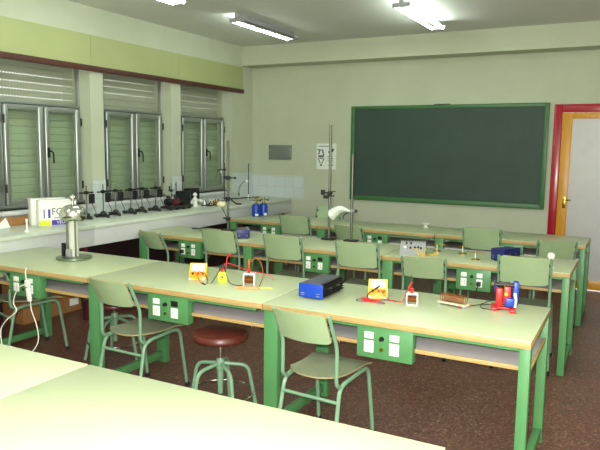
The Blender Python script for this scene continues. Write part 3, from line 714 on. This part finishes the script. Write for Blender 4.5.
for ch in list(k2.children):
    if ch.name.startswith('plug') and ch.data.vertices[-1].co.z > .13: bpy.data.objects.remove(ch)
k2.scale = (.88, .88, .80)
lead([(3.055, -4.78, T_ + .155), (3.08, -4.76, T_ + .175), (3.11, -4.75, T_ + .14), (3.13, -4.76, T_ + .07), (3.115, -4.78, Z)], 'copper', 'brown lead looping over the coil on the wooden strip', (None, None), .003)
tag(MB().box((0, 0, .009), (.135, .03, .018), .002).build('wooden_strip', M['wood'], None, (3.085, -4.865, T_), R(24)), 'short wooden strip lying in front of the left coil', 'wood strip')
tag(MB().box((0, 0, .003), (.10, .016, .006), .001).build('yellow_strip', M['lime'], None, (3.155, -4.785, T_), R(18)), 'thin yellow strip lying right of the left coil', 'strip')

# ---------------------------------------------------------------- power supplies
def make_psu():
    t = thing('power_supply', '', 'power supply', (0, 0, 0), 0, 'blue power supplies')
    w, d, h = .152, .32, .088
    MB().bx(-w / 2 + .004, w / 2 - .02, -d / 2 + .006, d / 2, .01, h, .003).build('case', M['grey'], t)
    fp = MB().bx(-w / 2, w / 2, -d / 2, -d / 2 + .006, .008, h + .001, .002).build('front_panel', M['blue'], t)
    mk = MB()
    for x, z in ((-.05, .035), (-.05, .025), (.045, .035), (.045, .02)): mk.box((x, -d / 2 - .0005, z), (.022, .0012, .003))
    mk.build('panel_print', M['lgrey'], fp)
    fn = MB()
    for k in range(6): fn.bx(w / 2 - .02, w / 2, -d / 2 + .02, d / 2 - .005, .014 + .015 * k, .018 + .015 * k, .001)
    fn.bx(w / 2 - .02, w / 2 - .014, -d / 2 + .02, d / 2 - .005, .012, h - .004)
    fn.build('heat_sink', M['black'], t)
    tr_ = MB()
    for y in (-.04, .07): tr_.lathe([(.014, 0), (.014, .004), (.009, .006), (.009, .013), (0, .014)], (w / 2 - .012, y, .05), 14, Matrix.Rotation(R(90), 3, 'Y'))
    tr_.build('transistor', M['steel'], t)
    for x in (-.05, .05):
        for y in (-.12, .12): MB().lathe([(.009, 0), (.011, .011), (0, .011)], (x, y, 0), 10).build('rubber_foot', M['black'], t)
    return t
pu = make_psu(); pu.location = (3.525, -4.735, T_); pu.rotation_euler.z = R(1)
pu['label'] = 'blue fronted power supply with black heat sink on the second row'
p2 = dup(pu, (4.26, -2.96, T_), R(-30), 'dark blue case on the third row, behind the right end chair')
p3 = dup(pu, (1.83, -3.0, T_), R(38), 'small dark blue and grey box behind the third row chair, near the long arm')
p3.scale = (.8, .7, .95); p2.scale = (.86, .62, 1.12)
for p in (p2, p3):
    for ch in p.children:
        if ch.name.startswith('case') and p is p2:
            ch.data = ch.data.copy(); ch.data.materials[0] = M['navy']
        if ch.name.startswith('front_panel'): ch.data = ch.data.copy(); ch.data.materials[0] = M['navy']
        if ch.name.startswith('heat_sink'): ch.data = ch.data.copy(); ch.data.materials[0] = M['lgrey'] if p is p3 else M['navy']

# ---------------------------------------------------------------- right end of the second row
rl = thing('test_lead', 'tangle of red and dark leads in front of the right meter', 'wire', (3.85, -4.77, T_), 0, 'test leads on the tables')
w_ = MB()
for k in range(5):
    w_.tube(spline([(random.uniform(-.06, .07), random.uniform(-.03, .03), .004 + .003 * k) for _ in range(5)]), .0019, 6)
w_.build('red_wire', M['redp'], rl)
MB().tube(spline([(.03, .02, .012), (-.05, .03, .006), (-.09, .0, .004), (-.07, -.03, .004), (-.02, -.03, .006)]), .0026, 6).build('dark_wire', M['ink'], rl)
MB().tube([(.05, -.02, .01), (.09, -.03, .008)], [.007, .004], 8).build('clip', M['ink'], rl)
lead([(3.835, -4.67, Z + .05), (3.80, -4.70, Z + .02), (3.83, -4.74, Z + .002), (3.93, -4.70, Z + .002), (4.0, -4.69, Z), (4.02, -4.66, Z + .06), (4.03, -4.62, Z + .14)], 'black', 'black lead running from the right meter past the small coil', ('black', None), .0034)
lead([(3.865, -4.67, Z + .05), (3.92, -4.70, Z + .01), (4.0, -4.70, Z), (4.03, -4.65, Z + .08)], 'redp', 'red lead from the right meter to the small coil', (None, 'redp'))
so = thing('wire_solenoid', 'open brown wire coil on a clear board at the right of the second row', 'coil', (4.275, -4.62, T_), R(-14))
MB().bx(-.085, .085, -.03, .03, .012, .018, .001).build('board', M['cream'], so)
MB().bx(-.08, -.07, -.03, .03, 0, .012).bx(.07, .08, -.03, .03, 0, .012).build('runner', M['lgrey'], so)
MB().tube([(-.075 + .15 * k / 160, .024 * math.cos(k * 2 * PI / 12), .043 + .024 * math.sin(k * 2 * PI / 12)) for k in range(161)], .0022, 6).build('winding', M['copper'], so)
rb = thing('test_lead', 'black leads looping beside the red and blue apparatus, red clip at one end', 'wire', (4.44, -4.55, T_), 0, 'test leads on the tables')
MB().tube(spline([(-.09, -.06, .005), (-.04, -.0, .008), (.03, .06, .03), (.09, .05, .02), (.08, -.03, .005), (.0, -.06, .004), (-.03, -.0, .006), (.04, .03, .015), (.1, -.02, .03)]), .0026, 6).build('wire', M['black'], rb)
MB().tube([(-.075, -.045, .008), (-.10, -.07, .01), (-.125, -.085, .006)], [.005, .008, .004], 8).build('red_clip', M['redp'], rb)
MB().tube([(-.10, -.075, .006), (-.13, -.11, .006)], [.006, .004], 8).build('pink_clip', M['redp'], rb)
ap = thing('motor_model', 'red and blue plastic motor model at the right end of the second row', 'apparatus', (4.53, -4.55, T_), R(12))
MB().box((-.05, -.0, .008), (.03, .12, .016), .004).box((.045, -.02, .008), (.03, .14, .016), .004).box((0, .0, .008), (.1, .04, .012), .003).build('foot_base', M['redp'], ap)
MB().box((-.025, 0, .065), (.035, .03, .10), .006).box((.015, .01, .075), (.04, .035, .10), .006).build('red_frame', M['redp'], ap)
MB().box((.03, -.02, .045), (.05, .035, .045), .005).build('blue_coil', M['blue'], ap)
MB().box((.06, .03, .085), (.03, .05, .13), .006).build('blue_magnet', M['blue'], ap)
MB().box((-.04, .03, .11), (.03, .03, .05), .008).build('blue_cap', M['navy'], ap)
MB().cyl((-.05, .01, .132), (.05, .01, .132), .012, 12).box((0, .01, .142), (.06, .02, .012), .003).build('armature', M['black'], ap)
MB().tube([(.055, -.03, .02), (.06, -.02, .06), (.055, -.0, .09)], .008, 10).build('white_lever', M['white'], ap)
MB().cyl((.01, -.012, .085), (.01, -.006, .085), .009, 12).build('yellow_cap', M['myellow'], ap)
MB().lathe([(0, 0), (.004, 0), (.004, .05), (0, .05)], (-.0, -.01, .09), 8).build('brush', M['brass'], ap)

# ---------------------------------------------------------------- third row instruments
gb = thing('meter_box', 'light grey instrument with black knobs and yellow wires, third row', 'instrument', (3.535, -3.05, T_), R(14))
gb.scale = (.88, .9, .82)
prf = [(-.07, 0), (.07, 0), (.07, .125), (.01, .125), (-.07, .05)]
MB().prism(prf, .23, Matrix(((0, 0, 1, -.115), (1, 0, 0, 0), (0, 1, 0, 0), (0, 0, 0, 1)))).build('case', M['lgrey'], gb)
sl3 = Matrix.Rotation(R(43.2 - 90 + 90), 3, 'X')
kb = MB()
for x, w in ((-.06, .75), (-.02, .75), (-.02, .25), (.02, .3), (.05, .35), (.075, .25)):
    p = Vector((x, -.07 + .08 * w, .05 + .075 * w)); kb.lathe([(0, .014), (.008, .013), (.01, 0)], p, 10, sl3)
kb.build('knob', M['black'], gb)
MB().lathe([(0, .012), (.012, .012), (.013, 0)], (-.07, -.05, .07), 12, sl3).build('dial_knob', M['white'], gb)
MB().bx(-.12, .12, -.0, .065, .125, .13, .002).build('top_plate', M['steel'], gb)
yw = MB()
for k in range(5): yw.tube(spline([(.0 + .03 * k, -.06, .07), (.03 + .02 * k, -.10, .06 - .01 * k), (.07 + .02 * k, -.12 + .02 * k, .006), (.13 + .02 * k, -.05 + .03 * k, .005), (.20 + .01 * k, -.0 + .02 * k, .004)]), .003, 6)
yw.build('yellow_wire', M['myellow'], gb)
def make_needle():
    t = thing('magnetic_needle', '', 'compass needle', (0, 0, 0), 0, 'brass needles on pins')
    MB().lathe([(0, 0), (.035, 0), (.035, .005), (.008, .009), (.004, .012), (0, .012)], seg=20).build('base', M['brass'], t)
    MB().cyl((0, 0, .01), (0, 0, .058), .0035, 8).build('pin', M['white'], t)
    MB().prism([(-.07, 0), (0, .009), (.07, 0), (0, -.009)], .003, Matrix.Translation((0, 0, .057))).lathe([(.008, .057), (.006, .066), (0, .068)], seg=12).build('needle', M['brass'], t)
    return t
nd = make_needle(); nd.location = (3.665, -2.80, T_); nd.rotation_euler.z = R(10); nd['label'] = 'brass magnetic needle on a pin right of the grey instrument'
dup(nd, (3.89, -2.83, T_), R(-12), 'brass magnetic needle on a pin between the other two, farther back')
dup(nd, (4.045, -3.06, T_), R(6), 'brass magnetic needle on a pin beside the dark blue case')
bu = thing('bulb_holder', 'white bulb on a white holder at the right end of the third row', 'lamp', (4.605, -3.11, T_))
bu.scale = (.82, .82, .82)
MB().lathe([(0, 0), (.03, 0), (.03, .012), (.017, .018), (.017, .06), (0, .06)], seg=18).build('holder', M['white'], bu)
MB().lathe([(.010, .06), (.014, .072), (.028, .09), (.033, .112), (.026, .134), (0, .143)], seg=20).build('bulb', M['white'], bu)
# black clip behind the fifth chair and cable on the third row
pen = tag(MB().cyl((-.08, 0, .006), (.09, .02, .006), .006, 8).build('black_pen', M['black'], None, (1.13, -2.76, T_)), 'black pen lying on the third row left of the chair', 'pen')
# white box hanging on the far shelf
# ---------------------------------------------------------------- back row things
def make_gas():
    t = thing('gas_bottle', '', 'gas bottle', (0, 0, 0), 0, 'blue camping gas bottles')
    MB().lathe([(0, 0), (.046, 0), (.052, .008), (.052, .12), (.046, .145), (.028, .158), (.02, .16), (0, .16)], seg=26).build('cylinder', M['blue'], t)
    MB().lathe([(.022, .16), (.022, .175), (.012, .18), (.012, .215), (.016, .218), (.016, .24), (0, .242)], seg=16).build('valve', M['brass'], t)
    MB().cyl((-.05, 0, .20), (.05, 0, .20), .006, 8).lathe([(.016, 0), (.016, .012), (0, .013)], (.05, 0, .20), 12, Matrix.Rotation(R(90), 3, 'Y')).build('tap_knob', M['darkmetal'], t)
    MB().box((.02, -.0495, .022), (.04, .006, .03), .001).build('sticker', M['white'], t)
    return t
ga = make_gas(); ga.location = (.965, -1.36, T_); ga.rotation_euler.z = R(20); ga['label'] = 'blue gas bottle at the left end of the back row, the nearer one'
dup(ga, (.99, -1.22, T_), R(35), 'blue gas bottle at the left end of the back row, behind the other')
di = thing('white_dish', 'small white dish on a foot on the back row below the blackboard', 'dish', (3.10, -1.25, T_))
MB().lathe([(0, 0), (.032, 0), (.03, .006), (.014, .012), (.014, .02), (.045, .042), (.047, .046), (.042, .045), (.012, .024), (0, .023)], seg=24).build('bowl', M['white'], di)

# ---------------------------------------------------------------- extension cable at the left
ex = thing('extension_cable', 'white extension cable hanging from the socket at the left edge', 'cable', (1.47, -5.11, .62))
MB().tube(spline([(-.03, -.01, .15), (-.028, -.02, .12), (-.022, -.022, .06), (-.02, -.022, .02)]), .004, 8).build('cord', M['wirewhite'], ex)
MB().box((.0, -.022, -.035), (.035, .022, .10), .008, Matrix.Rotation(R(-8), 3, 'Y')).build('plug_bar', M['white'], ex)
MB().box((-.012, -.020, .04), (.045, .02, .05), .006).build('plug', M['white'], ex)
MB().tube(spline([(.012, -.022, -.08), (.03, -.03, -.14), (.09, -.04, -.24), (.11, -.05, -.34), (.06, -.07, -.42), (-.06, -.08, -.44), (-.12, -.09, -.43)]), .004, 8).build('cord', M['wirewhite'], ex)
MB().tube(spline([(-.04, -.025, .03), (-.10, -.03, .0), (-.14, -.04, -.10), (-.10, -.05, -.16), (-.17, -.07, -.22), (-.23, -.08, -.30), (-.20, -.10, -.40), (-.16, -.10, -.41)]), .004, 8).build('cord', M['wirewhite'], ex)
MB().box((-.14, -.095, -.43), (.05, .03, .055), .006).build('socket_end', M['white'], ex)

# ---------------------------------------------------------------- camera, lights, world
cam = bpy.data.cameras.new('camera'); co_ = bpy.data.objects.new('camera', cam); C.objects.link(co_)
cx, cy, cz, yaw, pit, rol, fpx = 5.1231, -8.0530, 1.6172, R(27.8537), R(6.9501), R(0.7516), 634.77
f = Vector((-math.sin(yaw) * math.cos(pit), math.cos(yaw) * math.cos(pit), -math.sin(pit)))
r = Vector((math.cos(yaw), math.sin(yaw), 0)); u = r.cross(f)
r2 = r * math.cos(rol) + u * math.sin(rol); u2 = -r * math.sin(rol) + u * math.cos(rol)
mw = Matrix((r2, u2, -f)).transposed().to_4x4(); mw.translation = (cx, cy, cz)
co_.matrix_world = mw
cam.sensor_width = 36; cam.lens = fpx * 36 / 600; cam.clip_start = .05
S.camera = co_
fl = bpy.data.lights.new('camera_flash', 'POINT'); fl.energy = 560; fl.shadow_soft_size = .02; fl.color = (1, .98, .97)
fo = bpy.data.objects.new('camera_flash', fl); C.objects.link(fo); fo.location = Vector((cx, cy, cz)) + u2 * .06 - r2 * .03

wd = bpy.data.worlds.new('daylight'); S.world = wd; wd.use_nodes = True
wd.node_tree.nodes['Background'].inputs[0].default_value = (.92, .97, 1, 1); wd.node_tree.nodes['Background'].inputs[1].default_value = 7.0
S.view_settings.view_transform = 'Standard'; S.view_settings.look = 'None'; S.view_settings.gamma = 1.0
S.view_settings.exposure = 0.08; S.view_settings.use_curve_mapping = False
S.cycles.use_denoising = True
S.cycles.max_bounces = 8; S.cycles.sample_clamp_indirect = 6.0
bpy.context.view_layer.update()
